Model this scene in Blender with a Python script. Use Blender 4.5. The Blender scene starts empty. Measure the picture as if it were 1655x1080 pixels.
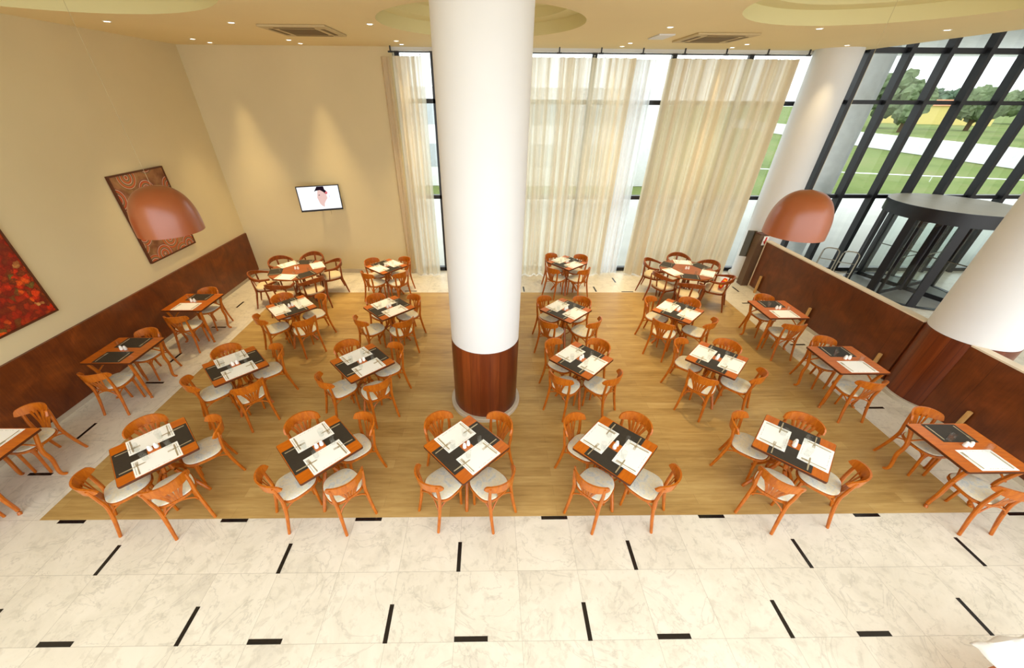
import bpy, bmesh, math, random
from mathutils import Vector, Matrix
random.seed(7)
PI = math.pi
C = bpy.context.scene.collection
sc = bpy.context.scene

# ------------------------------------------------------------------ materials
def lin(c):
    c = c / 255.0
    return c / 12.92 if c <= 0.04045 else ((c + 0.055) / 1.055) ** 2.4
def rgb(r, g, b): return (lin(r), lin(g), lin(b), 1.0)

class NT:
    """small node-tree helper"""
    def __init__(s, name):
        s.m = bpy.data.materials.new(name); s.m.use_nodes = True
        s.t = s.m.node_tree; s.n = s.t.nodes; s.l = s.t.links
        s.b = s.n['Principled BSDF']; s.out = s.n['Material Output']
    def new(s, typ, **kw):
        x = s.n.new(typ)
        for k, v in kw.items(): setattr(x, k, v)
        return x
    def set(s, node, **kw):
        for k, v in kw.items(): node.inputs[k].default_value = v
        return node
    def link(s, a, b): s.l.new(a, b)
    def obj(s): return s.new('ShaderNodeTexCoord').outputs['Object']
    def gen(s): return s.new('ShaderNodeTexCoord').outputs['Generated']
    def mapping(s, vec, scale=(1, 1, 1), rot=(0, 0, 0), loc=(0, 0, 0)):
        m = s.new('ShaderNodeMapping'); m.inputs['Scale'].default_value = scale
        m.inputs['Rotation'].default_value = rot; m.inputs['Location'].default_value = loc
        s.link(vec, m.inputs['Vector']); return m.outputs['Vector']
    def noise(s, vec, scale, detail=4, rough=0.55, dist=0.0):
        n = s.new('ShaderNodeTexNoise'); n.inputs['Scale'].default_value = scale
        n.inputs['Detail'].default_value = detail; n.inputs['Roughness'].default_value = rough
        n.inputs['Distortion'].default_value = dist
        s.link(vec, n.inputs['Vector']); return n.outputs['Fac']
    def ramp(s, fac, stops, interp='LINEAR'):
        r = s.new('ShaderNodeValToRGB'); e = r.color_ramp.elements; r.color_ramp.interpolation = interp
        while len(e) < len(stops): e.new(0.5)
        for el, (p, c) in zip(e, stops): el.position = p; el.color = c
        s.link(fac, r.inputs['Fac']); return r.outputs['Color']
    def mix(s, fac, a, b, mode='MIX'):
        m = s.new('ShaderNodeMix', data_type='RGBA', blend_type=mode)
        if isinstance(fac, (int, float)): m.inputs[0].default_value = fac
        else: s.link(fac, m.inputs[0])
        for i, v in ((6, a), (7, b)):
            if isinstance(v, tuple): m.inputs[i].default_value = v
            else: s.link(v, m.inputs[i])
        return m.outputs[2]
    def math(s, op, a, b=None):
        m = s.new('ShaderNodeMath', operation=op)
        for i, v in ((0, a), (1, b)):
            if v is None: continue
            if isinstance(v, (int, float)): m.inputs[i].default_value = v
            else: s.link(v, m.inputs[i])
        return m.outputs[0]
    def xyz(s, vec):
        x = s.new('ShaderNodeSeparateXYZ'); s.link(vec, x.inputs[0]); return x.outputs
    def base(s, col, rough=0.5, spec=0.4, **kw):
        if isinstance(col, tuple): s.b.inputs['Base Color'].default_value = col
        else: s.link(col, s.b.inputs['Base Color'])
        s.b.inputs['Roughness'].default_value = rough
        s.b.inputs['Specular IOR Level'].default_value = spec
        for k, v in kw.items(): s.b.inputs[k].default_value = v
        return s.m
    def bump(s, h, strength=0.2, dist=0.01):
        b = s.new('ShaderNodeBump'); b.inputs['Strength'].default_value = strength; b.inputs['Distance'].default_value = dist
        s.link(h, b.inputs['Height']); s.link(b.outputs[0], s.b.inputs['Normal'])

def flat(name, col, rough=0.5, spec=0.4, vary=0.06, scale=6.0, **kw):
    t = NT(name); n = t.noise(t.obj(), scale, 3)
    d = tuple(max(0, c * (1 - vary)) for c in col[:3]) + (1,); u = tuple(min(1, c * (1 + vary)) for c in col[:3]) + (1,)
    return t.base(t.ramp(n, [(0.3, d), (0.7, u)]), rough, spec, **kw)

def wood(name, dark, mid, light, stretch=(1, 12, 12), rough=0.35, spec=0.4, scale=3.0):
    t = NT(name); v = t.mapping(t.obj(), stretch)
    n = t.noise(v, scale, 6, 0.6, 0.6)
    return t.base(t.ramp(n, [(0.25, dark), (0.5, mid), (0.75, light)]), rough, spec)

M = {}
M['wall'] = flat('cream_paint', rgb(216, 201, 160), 0.75, 0.2, 0.03, 0.8)
M['ceiling'] = flat('ceiling_paint', rgb(232, 213, 164), 0.8, 0.2, 0.02, 0.5)
M['cove'] = flat('cove_paint', rgb(222, 212, 160), 0.8, 0.2, 0.02, 0.5)
M['white'] = flat('white_column_paint', rgb(222, 222, 221), 0.6, 0.25, 0.015, 1.5)
M['lobby'] = flat('lobby_paint', rgb(225, 222, 215), 0.8, 0.2, 0.02)
M['base'] = flat('grey_baseboard', rgb(196, 186, 166), 0.5, 0.4, 0.06)
M['chair'] = wood('bentwood_orange', rgb(154, 74, 10), rgb(182, 96, 16), rgb(202, 118, 28), (8, 8, 1.5), 0.28, 0.5, 4)
M['table'] = wood('table_veneer', rgb(172, 82, 4), rgb(192, 98, 6), rgb(206, 114, 14), (2, 12, 2), 0.3, 0.5, 3)
M['edge'] = flat('table_edge', rgb(86, 42, 16), 0.45, 0.4)
M['armchair'] = wood('armchair_brown', rgb(106, 46, 8), rgb(136, 64, 14), rgb(156, 80, 24), (6, 6, 1.5), 0.3, 0.5, 4)
M['roundtop'] = wood('round_table_veneer', rgb(138, 66, 18), rgb(156, 80, 26), rgb(172, 96, 36), (2, 10, 2), 0.3, 0.5, 3)
M['black'] = flat('black_mat', rgb(52, 46, 38), 0.5, 0.35, 0.12, 20)
M['frame_black'] = flat('black_frame', rgb(30, 30, 34), 0.35, 0.45, 0.1)
M['drum'] = flat('grey_canopy', rgb(182, 178, 164), 0.5, 0.4, 0.05, 2)
M['rod'] = flat('black_rod', rgb(26, 24, 24), 0.4, 0.5)
M['steel'] = flat('steel', rgb(190, 186, 176), 0.25, 0.5, 0.05, 6, Metallic=1.0)
M['cutlery'] = flat('cutlery_steel', rgb(196, 184, 154), 0.35, 0.5, 0.05, 6, Metallic=0.6)
M['china'] = flat('white_china', rgb(244, 242, 236), 0.25, 0.5, 0.02)
M['copper'] = flat('brown_enamel', rgb(152, 80, 42), 0.3, 0.8, 0.05, 3)
M['plaster_out'] = flat('outdoor_white', rgb(235, 235, 238), 0.8, 0.2)
M['vent'] = flat('vent_beige', rgb(196, 176, 132), 0.6, 0.3)
M['vent_grey'] = flat('door_floor', rgb(150, 150, 144), 0.5, 0.4)
M['vent_dark'] = flat('vent_dark', rgb(112, 92, 62), 0.7, 0.3)
M['pale_wood'] = flat('pale_wood', rgb(206, 160, 96), 0.5, 0.3, 0.1, 12)
M['cap'] = flat('cream_cap', rgb(222, 206, 180), 0.5, 0.4)
M['cord'] = flat('pale_cord', rgb(176, 160, 120), 0.5, 0.4)
M['cloth'] = flat('white_cloth', rgb(246, 247, 246), 0.8, 0.2, 0.015, 3)
M['red'] = flat('red_print', rgb(205, 40, 30), 0.5, 0.3)
M['cabinet'] = flat('brown_cabinet', rgb(104, 78, 58), 0.35, 0.45, 0.1, 4)
M['mirror_dark'] = flat('dark_mirror', rgb(74, 70, 52), 0.12, 0.7)
M['asphalt'] = flat('outdoor_paving', rgb(196, 196, 190), 0.9, 0.2, 0.08, 0.6)
M['out_win'] = flat('outdoor_window', rgb(176, 184, 190), 0.3, 0.5)
M['trunk'] = flat('trunk', rgb(96, 78, 58), 0.9, 0.1)

def m_wood_floor():
    t = NT('laminate_planks'); o = t.obj()
    br = t.new('ShaderNodeTexBrick'); br.offset = 0.37; br.offset_frequency = 2
    t.set(br, **{'Color1': (0.25, 0.25, 0.25, 1), 'Color2': (0.75, 0.75, 0.75, 1), 'Mortar': (0, 0, 0, 1), 'Scale': 1.0,
                 'Mortar Size': 0.0012, 'Brick Width': 1.25, 'Row Height': 0.135})
    t.link(o, br.inputs['Vector'])
    v = t.mapping(o, (0.9, 9, 1)); n = t.noise(v, 2.6, 6, 0.62, 0.4)
    n2 = t.noise(t.mapping(o, (0.5, 2.2, 1)), 1.4, 3, 0.5)
    k = t.mix(0.34, n, br.outputs['Color']); k = t.mix(0.3, k, n2)
    c = t.ramp(k, [(0.28, rgb(140, 108, 58)), (0.46, rgb(176, 142, 82)), (0.62, rgb(196, 164, 102)), (0.8, rgb(210, 184, 130))])
    c = t.mix(t.math('MULTIPLY', br.outputs['Fac'], 0.35), c, rgb(110, 82, 50))
    return t.base(c, 0.38, 0.4)
M['wood_floor'] = m_wood_floor()

TX, TY, T0X, T0Y = 0.6095, 0.582, -0.320, 2.432
def m_marble():
    t = NT('marble_tiles'); o = t.obj(); x, y, z = t.xyz(o)
    # tile index -> random shade
    u = t.math('DIVIDE', t.math('SUBTRACT', x, T0X), TX); w = t.math('DIVIDE', t.math('SUBTRACT', y, T0Y), TY)
    def grout(q, wd):
        f = t.math('FRACT', q); f = t.math('ABSOLUTE', t.math('SUBTRACT', f, 0.5)); return t.math('GREATER_THAN', f, 0.5 - wd)
    g = t.math('MAXIMUM', grout(u, 0.0042), grout(w, 0.0042))
    cv = t.new('ShaderNodeCombineXYZ'); t.link(t.math('FLOOR', u), cv.inputs[0]); t.link(t.math('FLOOR', w), cv.inputs[1])
    wn = t.new('ShaderNodeTexWhiteNoise', noise_dimensions='3D'); t.link(cv.outputs[0], wn.inputs['Vector'])
    va = t.new('ShaderNodeVectorMath', operation='MULTIPLY_ADD'); t.link(wn.outputs['Color'], va.inputs[0])
    va.inputs[1].default_value = (9, 9, 9); t.link(o, va.inputs[2])
    n1 = t.noise(va.outputs[0], 2.2, 8, 0.66, 0.8)
    n2 = t.noise(va.outputs[0], 9, 6, 0.7, 0.4)
    c = t.ramp(n1, [(0.28, rgb(204, 197, 180)), (0.44, rgb(220, 213, 194)), (0.62, rgb(228, 221, 203))])
    vein = t.ramp(n2, [(0.38, rgb(176, 172, 162)), (0.48, (1, 1, 1, 1))])
    c = t.mix(0.22, c, vein, 'MULTIPLY')
    v3 = t.math('ABSOLUTE', t.math('SUBTRACT', t.noise(va.outputs[0], 1.3, 5, 0.6, 1.6), 0.5))
    c = t.mix(t.ramp(v3, [(0.0, (0.30, 0.30, 0.30, 1)), (0.012, (0, 0, 0, 1))]), c, rgb(150, 144, 130))
    c = t.mix(t.math('MULTIPLY', wn.outputs['Value'], 0.10), c, rgb(205, 196, 176))
    c = t.mix(t.math('MULTIPLY', g, 0.38), c, rgb(140, 130, 112))
    return t.base(c, 0.32, 0.45)
M['marble'] = m_marble()
M['inlay'] = flat('black_inlay', rgb(24, 20, 20), 0.25, 0.5)

def m_panel(name, a, b, c, seam=None, axis=1):
    t = NT(name); o = t.obj()
    n = t.noise(t.mapping(o, (1.4, 1.4, 1.4)), 1.7, 5, 0.6, 0.8)
    g = t.noise(t.mapping(o, (60, 60, 4)), 1.0, 3, 0.6)
    k = t.mix(0.3, n, g); col = t.ramp(k, [(0.3, a), (0.5, b), (0.72, c)])
    if seam:
        q = t.xyz(o)[axis]; f = t.math('FRACT', t.math('DIVIDE', q, seam)); f = t.math('LESS_THAN', f, 0.006 / seam)
        col = t.mix(t.math('MULTIPLY', f, 0.6), col, rgb(40, 16, 8))
    return t.base(col, 0.32, 0.45)
M['panel'] = m_panel('mahogany_panel', rgb(76, 34, 10), rgb(106, 50, 14), rgb(142, 72, 22))
M['lowwall'] = m_panel('mahogany_partition', rgb(76, 36, 14), rgb(102, 50, 20), rgb(128, 64, 28), 1.62)

def m_staves():
    t = NT('column_staves'); o = t.obj(); x, y, z = t.xyz(o)
    a = t.math('ARCTAN2', y, x); q = t.math('MULTIPLY', a, 22 / (2 * PI)); f = t.math('FLOOR', q)
    wn = t.new('ShaderNodeTexWhiteNoise', noise_dimensions='1D'); t.link(f, wn.inputs['W'])
    g = t.noise(t.mapping(o, (26, 26, 1.4)), 1.0, 4, 0.6, 0.4)
    k = t.mix(0.55, wn.outputs['Value'], g)
    col = t.ramp(k, [(0.2, rgb(78, 30, 10)), (0.5, rgb(106, 46, 16)), (0.8, rgb(142, 68, 26))])
    s = t.math('LESS_THAN', t.math('FRACT', q), 0.05); col = t.mix(t.math('MULTIPLY', s, 0.5), col, rgb(46, 16, 8))
    return t.base(col, 0.3, 0.45)
M['staves'] = m_staves()

def m_mat_white():
    t = NT('printed_paper_mat'); o = t.obj(); x, y, z = t.xyz(o)
    ax = t.math('ABSOLUTE', x); ay = t.math('ABSOLUTE', t.math('SUBTRACT', y, 0.004))
    def band(q, c, w): return t.math('LESS_THAN', t.math('ABSOLUTE', t.math('SUBTRACT', q, c)), w)
    lx = t.math('MULTIPLY', band(ax, 0.188, 0.0022), t.math('LESS_THAN', ay, 0.11))
    ly = t.math('MULTIPLY', band(ay, 0.118, 0.0018), t.math('LESS_THAN', ax, 0.10))
    sq = t.noise(t.mapping(o, (90, 30, 1)), 1.0, 2)
    ly = t.math('MULTIPLY', ly, t.math('GREATER_THAN', sq, 0.5))
    c = t.mix(t.math('MULTIPLY', t.math('MAXIMUM', lx, ly), 0.7), rgb(251, 250, 243), rgb(60, 54, 44))
    return t.base(c, 0.6, 0.3)
M['mat_white'] = m_mat_white()

def m_seat():
    t = NT('marbled_upholstery'); o = t.obj()
    n = t.noise(o, 11, 6, 0.7, 1.2); n2 = t.noise(o, 45, 3)
    c = t.ramp(n, [(0.32, rgb(196, 202, 196)), (0.46, rgb(224, 222, 208)), (0.56, rgb(236, 226, 192)), (0.7, rgb(214, 218, 208))])
    c = t.mix(0.18, c, t.ramp(n2, [(0.3, rgb(170, 168, 150)), (0.7, (1, 1, 1, 1))]), 'MULTIPLY')
    return t.base(c, 0.85, 0.2)
M['seat'] = m_seat()
M['seat_cream'] = flat('cream_upholstery', rgb(226, 208, 168), 0.85, 0.2, 0.05, 20)

def m_glass(name, refl=0.08, tint=(1, 1, 1, 1)):
    t = NT(name); t.n.remove(t.b)
    tr = t.new('ShaderNodeBsdfTransparent'); tr.inputs[0].default_value = tint
    gl = t.new('ShaderNodeBsdfGlossy'); gl.inputs['Roughness'].default_value = 0.02
    mx = t.new('ShaderNodeMixShader'); mx.inputs[0].default_value = refl
    t.link(tr.outputs[0], mx.inputs[1]); t.link(gl.outputs[0], mx.inputs[2]); t.link(mx.outputs[0], t.out.inputs[0]); return t.m
M['glass'] = m_glass('window_glass', 0.05, (0.94, 0.97, 0.96, 1))
M['drinking'] = m_glass('drinking_glass', 0.05, (0.975, 0.985, 0.985, 1))

def m_curtain(name, col, transl, transp):
    t = NT(name); t.n.remove(t.b)
    o = t.obj(); n = t.noise(t.mapping(o, (160, 160, 14)), 1.0, 3)
    c = t.ramp(n, [(0.3, tuple(k * 0.92 for k in col[:3]) + (1,)), (0.7, col)])
    d = t.new('ShaderNodeBsdfDiffuse'); tl = t.new('ShaderNodeBsdfTranslucent'); tp = t.new('ShaderNodeBsdfTransparent')
    t.link(c, d.inputs[0]); t.link(c, tl.inputs[0])
    a = t.new('ShaderNodeMixShader'); a.inputs[0].default_value = transl; t.link(d.outputs[0], a.inputs[1]); t.link(tl.outputs[0], a.inputs[2])
    st = t.noise(t.mapping(o, (5.5, 5.5, 0.08)), 1.0, 3, 0.65)
    k = t.new('ShaderNodeMapRange'); k.inputs[1].default_value = 0.36; k.inputs[2].default_value = 0.64; k.inputs[3].default_value = transl * 0.5; k.inputs[4].default_value = min(0.97, transl * 1.6)
    t.link(st, k.inputs[0]); t.link(k.outputs[0], a.inputs[0])
    b = t.new('ShaderNodeMixShader')
    k2 = t.new('ShaderNodeMapRange'); k2.inputs[1].default_value = 0.42; k2.inputs[2].default_value = 0.66; k2.inputs[3].default_value = transp * 0.25; k2.inputs[4].default_value = transp * 3.2
    t.link(st, k2.inputs[0]); t.link(k2.outputs[0], b.inputs[0]); t.link(a.outputs[0], b.inputs[1]); t.link(tp.outputs[0], b.inputs[2])
    t.link(b.outputs[0], t.out.inputs[0]); return t.m
M['curtain'] = m_curtain('linen_curtain', rgb(244, 233, 208), 0.60, 0.10)
M['curtain_dense'] = m_curtain('dense_linen_curtain', rgb(234, 218, 186), 0.5, 0.05)
M['sheer'] = m_curtain('white_voile', rgb(248, 248, 246), 0.7, 0.12)

def m_emit(name, col, s):
    t = NT(name); t.n.remove(t.b); e = t.new('ShaderNodeEmission'); e.inputs[0].default_value = col; e.inputs[1].default_value = s
    t.link(e.outputs[0], t.out.inputs[0]); return t.m
M['bulb'] = m_emit('lit_lamp', (1, 0.93, 0.75, 1), 6)
M['screen'] = m_emit('lit_screen', (0.97, 0.97, 1, 1), 0.9)
M['screen_dark'] = m_emit('screen_dark_hair', (0.012, 0.006, 0.012, 1), 1)
M['screen_skin'] = m_emit('screen_skin', (0.62, 0.42, 0.38, 1), 1.0)
M['screen_red'] = m_emit('screen_lips', (0.55, 0.12, 0.14, 1), 1)
M['screen_blue'] = m_emit('screen_blue', (0.6, 0.55, 0.85, 1), 1)

def m_rings():
    t = NT('medallion_painting'); o = t.obj()
    v = t.new('ShaderNodeTexVoronoi'); v.inputs['Scale'].default_value = 2.7; v.voronoi_dimensions = '2D'; q = t.xyz(o); cb = t.new('ShaderNodeCombineXYZ'); t.link(q[1], cb.inputs[0]); t.link(q[2], cb.inputs[1]); t.link(cb.outputs[0], v.inputs['Vector'])
    d = v.outputs['Distance']; f = t.math('FRACT', t.math('ADD', t.math('MULTIPLY', d, 5.0), t.xyz(v.outputs['Color'])[1]))
    wob = t.math('ADD', f, 0.0)
    ring = t.ramp(wob, [(0.0, rgb(176, 66, 40)), (0.25, rgb(206, 188, 160)), (0.42, rgb(122, 44, 52)), (0.6, rgb(120, 128, 84)), (0.8, rgb(206, 96, 44)), (1, rgb(90, 52, 40))], 'CONSTANT')
    bg = t.ramp(t.noise(o, 5, 4), [(0.3, rgb(96, 58, 34)), (0.6, rgb(160, 116, 76))])
    c = t.mix(t.math('LESS_THAN', d, 0.50), bg, ring)
    c2 = t.mix(0.22, c, t.ramp(v.outputs['Color'], [(0, rgb(110, 30, 40)), (0.5, rgb(190, 120, 70)), (1, rgb(90, 110, 70))]))
    return t.base(c2, 0.5, 0.3)
M['rings'] = m_rings()
def m_floral():
    t = NT('red_floral_painting'); o = t.obj()
    v = t.new('ShaderNodeTexVoronoi'); v.inputs['Scale'].default_value = 15; v.voronoi_dimensions = '2D'; q = t.xyz(o); cb = t.new('ShaderNodeCombineXYZ'); t.link(q[1], cb.inputs[0]); t.link(q[2], cb.inputs[1])
    dn = t.new('ShaderNodeTexNoise'); dn.inputs['Scale'].default_value = 9; dn.inputs['Detail'].default_value = 3; t.link(cb.outputs[0], dn.inputs['Vector'])
    va = t.new('ShaderNodeVectorMath', operation='MULTIPLY_ADD'); t.link(dn.outputs['Color'], va.inputs[0]); va.inputs[1].default_value = (0.12, 0.12, 0); t.link(cb.outputs[0], va.inputs[2])
    t.link(va.outputs[0], v.inputs['Vector']); r = t.xyz(v.outputs['Color'])[0]
    pet = t.ramp(r, [(0, rgb(206, 52, 14)), (0.22, rgb(148, 40, 16)), (0.4, rgb(226, 92, 26)), (0.55, rgb(150, 56, 20)), (0.7, rgb(220, 70, 20)), (0.80, rgb(128, 60, 24)), (0.9, rgb(112, 100, 44)), (0.96, rgb(214, 160, 90))], 'CONSTANT')
    sp = t.ramp(t.noise(o, 55, 4, 0.7), [(0.4, rgb(120, 40, 14)), (0.62, (1, 0.8, 0.55, 1))])
    c = t.mix(0.45, pet, sp, 'OVERLAY')
    ed = t.ramp(v.outputs['Distance'], [(0.3, (0, 0, 0, 1)), (0.65, (1, 1, 1, 1))]); c = t.mix(t.math('MULTIPLY', ed, 0.55), c, rgb(84, 22, 10))
    big = t.ramp(t.noise(o, 1.5, 3, 0.5, 0.7), [(0.46, (0, 0, 0, 1)), (0.5, (1, 1, 1, 1))])
    c = t.mix(t.math('MULTIPLY', big, 0.6), c, rgb(118, 34, 16))
    return t.base(c, 0.5, 0.3)
M['floral'] = m_floral()
def m_cushion():
    t = NT('bright_cushion'); v = t.new('ShaderNodeTexVoronoi'); v.inputs['Scale'].default_value = 7; t.link(t.obj(), v.inputs['Vector'])
    r = t.xyz(v.outputs['Color'])[0]
    return t.base(t.ramp(r, [(0, rgb(226, 60, 24)), (0.35, rgb(244, 180, 40)), (0.6, rgb(220, 40, 30)), (0.8, rgb(250, 220, 120))], 'CONSTANT'), 0.8, 0.2)
M['cushion'] = m_cushion()
def m_grass():
    t = NT('lawn_grass'); o = t.obj(); n = t.noise(o, 0.12, 5, 0.6); n2 = t.noise(o, 2.5, 4)
    c = t.ramp(t.mix(0.35, n, n2), [(0.3, rgb(88, 104, 56)), (0.5, rgb(112, 128, 70)), (0.7, rgb(132, 128, 90))])
    return t.base(c, 0.95, 0.1)
M['grass'] = m_grass()
M['leaf'] = flat('tree_leaf', rgb(104, 118, 86), 0.9, 0.1, 0.4, 0.7)
M['leaf_dark'] = flat('tree_leaf_dark', rgb(84, 102, 82), 0.9, 0.1, 0.4, 0.7)
M['ochre'] = flat('ochre_render', rgb(226, 206, 130), 0.9, 0.1)

# ------------------------------------------------------------------ mesh helpers
def finish(bm, name, mat, parent=None, smooth=False, loc=None):
    bmesh.ops.recalc_face_normals(bm, faces=bm.faces)
    me = bpy.data.meshes.new(name); bm.to_mesh(me); bm.free()
    for m in (mat if isinstance(mat, (list, tuple)) else [mat]): me.materials.append(m)
    if smooth:
        for p in me.polygons: p.use_smooth = True
        try: me.set_sharp_from_angle(angle=math.radians(42))
        except Exception: pass
    o = bpy.data.objects.new(name, me); C.objects.link(o)
    if parent: o.parent = parent
    if loc: o.location = loc
    return o
def box(bm, x0, x1, y0, y1, z0, z1, bev=0.0, seg=2, idx=0):
    vs = [bm.verts.new((x, y, z)) for x in (x0, x1) for y in (y0, y1) for z in (z0, z1)]
    fs = [bm.faces.new([vs[i] for i in f]) for f in ((0, 1, 3, 2), (4, 6, 7, 5), (0, 4, 5, 1), (2, 3, 7, 6), (0, 2, 6, 4), (1, 5, 7, 3))]
    for f in fs: f.material_index = idx
    if bev:
        es = {e for f in fs for e in f.edges}
        bmesh.ops.bevel(bm, geom=list(es), offset=bev, segments=seg, profile=0.5, affect='EDGES', clamp_overlap=True)
def catmull(pts, n=6):
    P = [Vector(p) for p in pts]
    if len(P) < 3: return P
    out = []
    for i in range(len(P) - 1):
        a = P[max(i - 1, 0)]; b = P[i]; c = P[i + 1]; d = P[min(i + 2, len(P) - 1)]
        for k in range(n):
            t = k / n; t2 = t * t; t3 = t2 * t
            out.append(0.5 * ((2 * b) + (c - a) * t + (2 * a - 5 * b + 4 * c - d) * t2 + (3 * b - a - 3 * c + d) * t3))
    out.append(P[-1]); return out
def tube(bm, pts, r, seg=8, closed=False, flat_=None):
    """swept tube; r number or list; flat_=(w,h) makes an elliptical section with h along z"""
    P = [Vector(p) for p in pts]; n = len(P); rings = []
    R = r if isinstance(r, (list, tuple)) else [r] * n
    if len(R) != n: R = [R[0] + (R[-1] - R[0]) * i / (n - 1) for i in range(n)]
    for i, p in enumerate(P):
        if closed: t = P[(i + 1) % n] - P[i - 1]
        else: t = P[min(i + 1, n - 1)] - P[max(i - 1, 0)]
        t.normalize(); up = Vector((0, 0, 1)) if abs(t.z) < 0.92 else Vector((0, 1, 0))
        a = t.cross(up).normalized(); b = a.cross(t).normalized()
        ring = []
        for k in range(seg):
            an = 2 * PI * k / seg + PI / seg
            w, h = (flat_[0] * R[i], flat_[1] * R[i]) if flat_ else (R[i], R[i])
            ring.append(bm.verts.new(p + a * (math.cos(an) * w) + b * (math.sin(an) * h)))
        rings.append(ring)
    for i in range(n if closed else n - 1):
        A, B = rings[i], rings[(i + 1) % n]
        for k in range(seg): bm.faces.new((A[k], A[(k + 1) % seg], B[(k + 1) % seg], B[k]))
    if not closed: bm.faces.new(rings[0][::-1]); bm.faces.new(rings[-1])
def lathe(bm, prof, seg=24, cx=0, cy=0, cap=True):
    rings = []
    for r, z in prof:
        rings.append([bm.verts.new((cx + r * math.cos(2 * PI * k / seg), cy + r * math.sin(2 * PI * k / seg), z)) for k in range(seg)])
    for A, B in zip(rings, rings[1:]):
        for k in range(seg): bm.faces.new((A[k], A[(k + 1) % seg], B[(k + 1) % seg], B[k]))
    if cap: bm.faces.new(rings[0][::-1]); bm.faces.new(rings[-1])
def prism(bm, outline, z0, z1):
    a = [bm.verts.new((x, y, z0)) for x, y in outline]; b = [bm.verts.new((x, y, z1)) for x, y in outline]; n = len(a)
    bm.faces.new(a[::-1]); bm.faces.new(b)
    for i in range(n): bm.faces.new((a[i], a[(i + 1) % n], b[(i + 1) % n], b[i]))
def mesh(f, *a, **k):
    bm = bmesh.new(); f(bm, *a, **k); return bm
def tag(o, label, cat, group=None):
    o['label'] = label; o['category'] = cat
    if group: o['group'] = group
    return o
def thing(name, label, cat, loc=(0, 0, 0), rz=0, group=None):
    o = bpy.data.objects.new(name, None); C.objects.link(o); o.empty_display_size = 0.1
    o.location = loc; o.rotation_euler = (0, 0, rz); return tag(o, label, cat, group)
def struct(o): o['kind'] = 'structure'; return o
def sgroup(name):
    o = bpy.data.objects.new(name, None); C.objects.link(o); return struct(o)
def dup(root, loc, rz, label, group=None):
    r = root.copy(); C.objects.link(r); r.location = loc; r.rotation_euler = (0, 0, rz); r['label'] = label
    if group: r['group'] = group
    for ch in KIDS.get(root.name, ()):
        c = ch.copy(); C.objects.link(c); c.parent = r
    return r
KIDS = {}
def remember(root): KIDS[root.name] = [o for o in bpy.data.objects if o.parent is root]
class Proto:
    """first placement moves the prototype itself, later ones copy it"""
    def __init__(s, root): s.root = root; s.used = False; remember(root)
    def put(s, loc, rz, label, group):
        if not s.used:
            s.used = True; r = s.root; r.location = loc; r.rotation_euler = (0, 0, rz); r['label'] = label; r['group'] = group; return r
        return dup(s.root, loc, rz, label, group)

# ------------------------------------------------------------------ room shell
XL, YB, ZC = -6.37, 9.57, 4.96
# floor with black stone inlays flush in the marble
bm = bmesh.new()
box(bm, -7.0, 17.0, -6.0, 9.95, -0.2, 0.0)
def inlay(x, y, along, half=0.15):
    a, b = (half, 0.02) if along == 'h' else (0.02, half)
    box(bm, x - a, x + a, y - b, y + b, -0.01, 0.0015, idx=1)
for k in (-7.25, -4.25, -1.75, 1.75, 4.75, 7.75, 10.75): inlay(T0X + TX * k, T0Y - 0.02, 'h')
for k in (-9, -6, -3, 0, 3, 6, 9, 12): inlay(T0X + TX * k, T0Y - 0.75 * TY, 'v')
for k in (-7, -4, -1, 2, 5, 8, 11): inlay(T0X + TX * k, T0Y - 1.75 * TY, 'v')
for k in (-8.75, -5.75, -2.75, 0.25, 3.25, 6.25, 9.25): inlay(T0X + TX * k, T0Y - 2 * TY + 0.02, 'h')
for k in (-9, -6, -3, 0, 3, 6, 9): inlay(T0X + TX * k, T0Y - 2.75 * TY, 'v')
for x, y, a in ((-5.68, 6.65, 'h'), (-5.65, 4.85, 'h'), (-5.73, 3.05, 'h'), (6.13, 5.96, 'h'), (6.08, 4.18, 'h'), (3.49, 8.35, 'h'),
                (-1.97, 8.38, 'h'), (6.2, 7.73, 'h'), (-5.81, 7.66, 'v'), (-5.81, 5.57, 'v'), (-5.81, 3.78, 'v'), (0.88, 8.5, 'v'),
                (2.70, 8.5, 'v'), (3.35, 9.06, 'v'), (6.33, 8.5, 'v')): inlay(x, y, a)
struct(finish(bm, 'floor', [M['marble'], M['inlay']]))
struct(finish(mesh(box, -5.12, 5.75, 2.434, 8.303, -0.02, 0.0025), 'floor_wood', M['wood_floor']))
struct(finish(mesh(box, XL - 0.3, XL, -4.0, 10.0, 0, 7.0), 'wall_left', M['wall']))
struct(finish(mesh(box, XL - 0.3, -2.02, YB, 9.95, 0, ZC + 0.1), 'wall_back', M['wall']))
struct(finish(mesh(box, 16.0, 16.3, -4.0, 10.0, 0, 7.0), 'wall_right', M['lobby']))
bm = bmesh.new(); box(bm, XL, XL + 0.018, -4.0, YB, 0, 0.09)
struct(finish(bm, 'baseboard_left', M['base']))
bm = bmesh.new(); box(bm, XL + 0.02, -2.02, YB - 0.018, YB, 0, 0.11)
struct(finish(bm, 'baseboard_back', M['base']))

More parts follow.
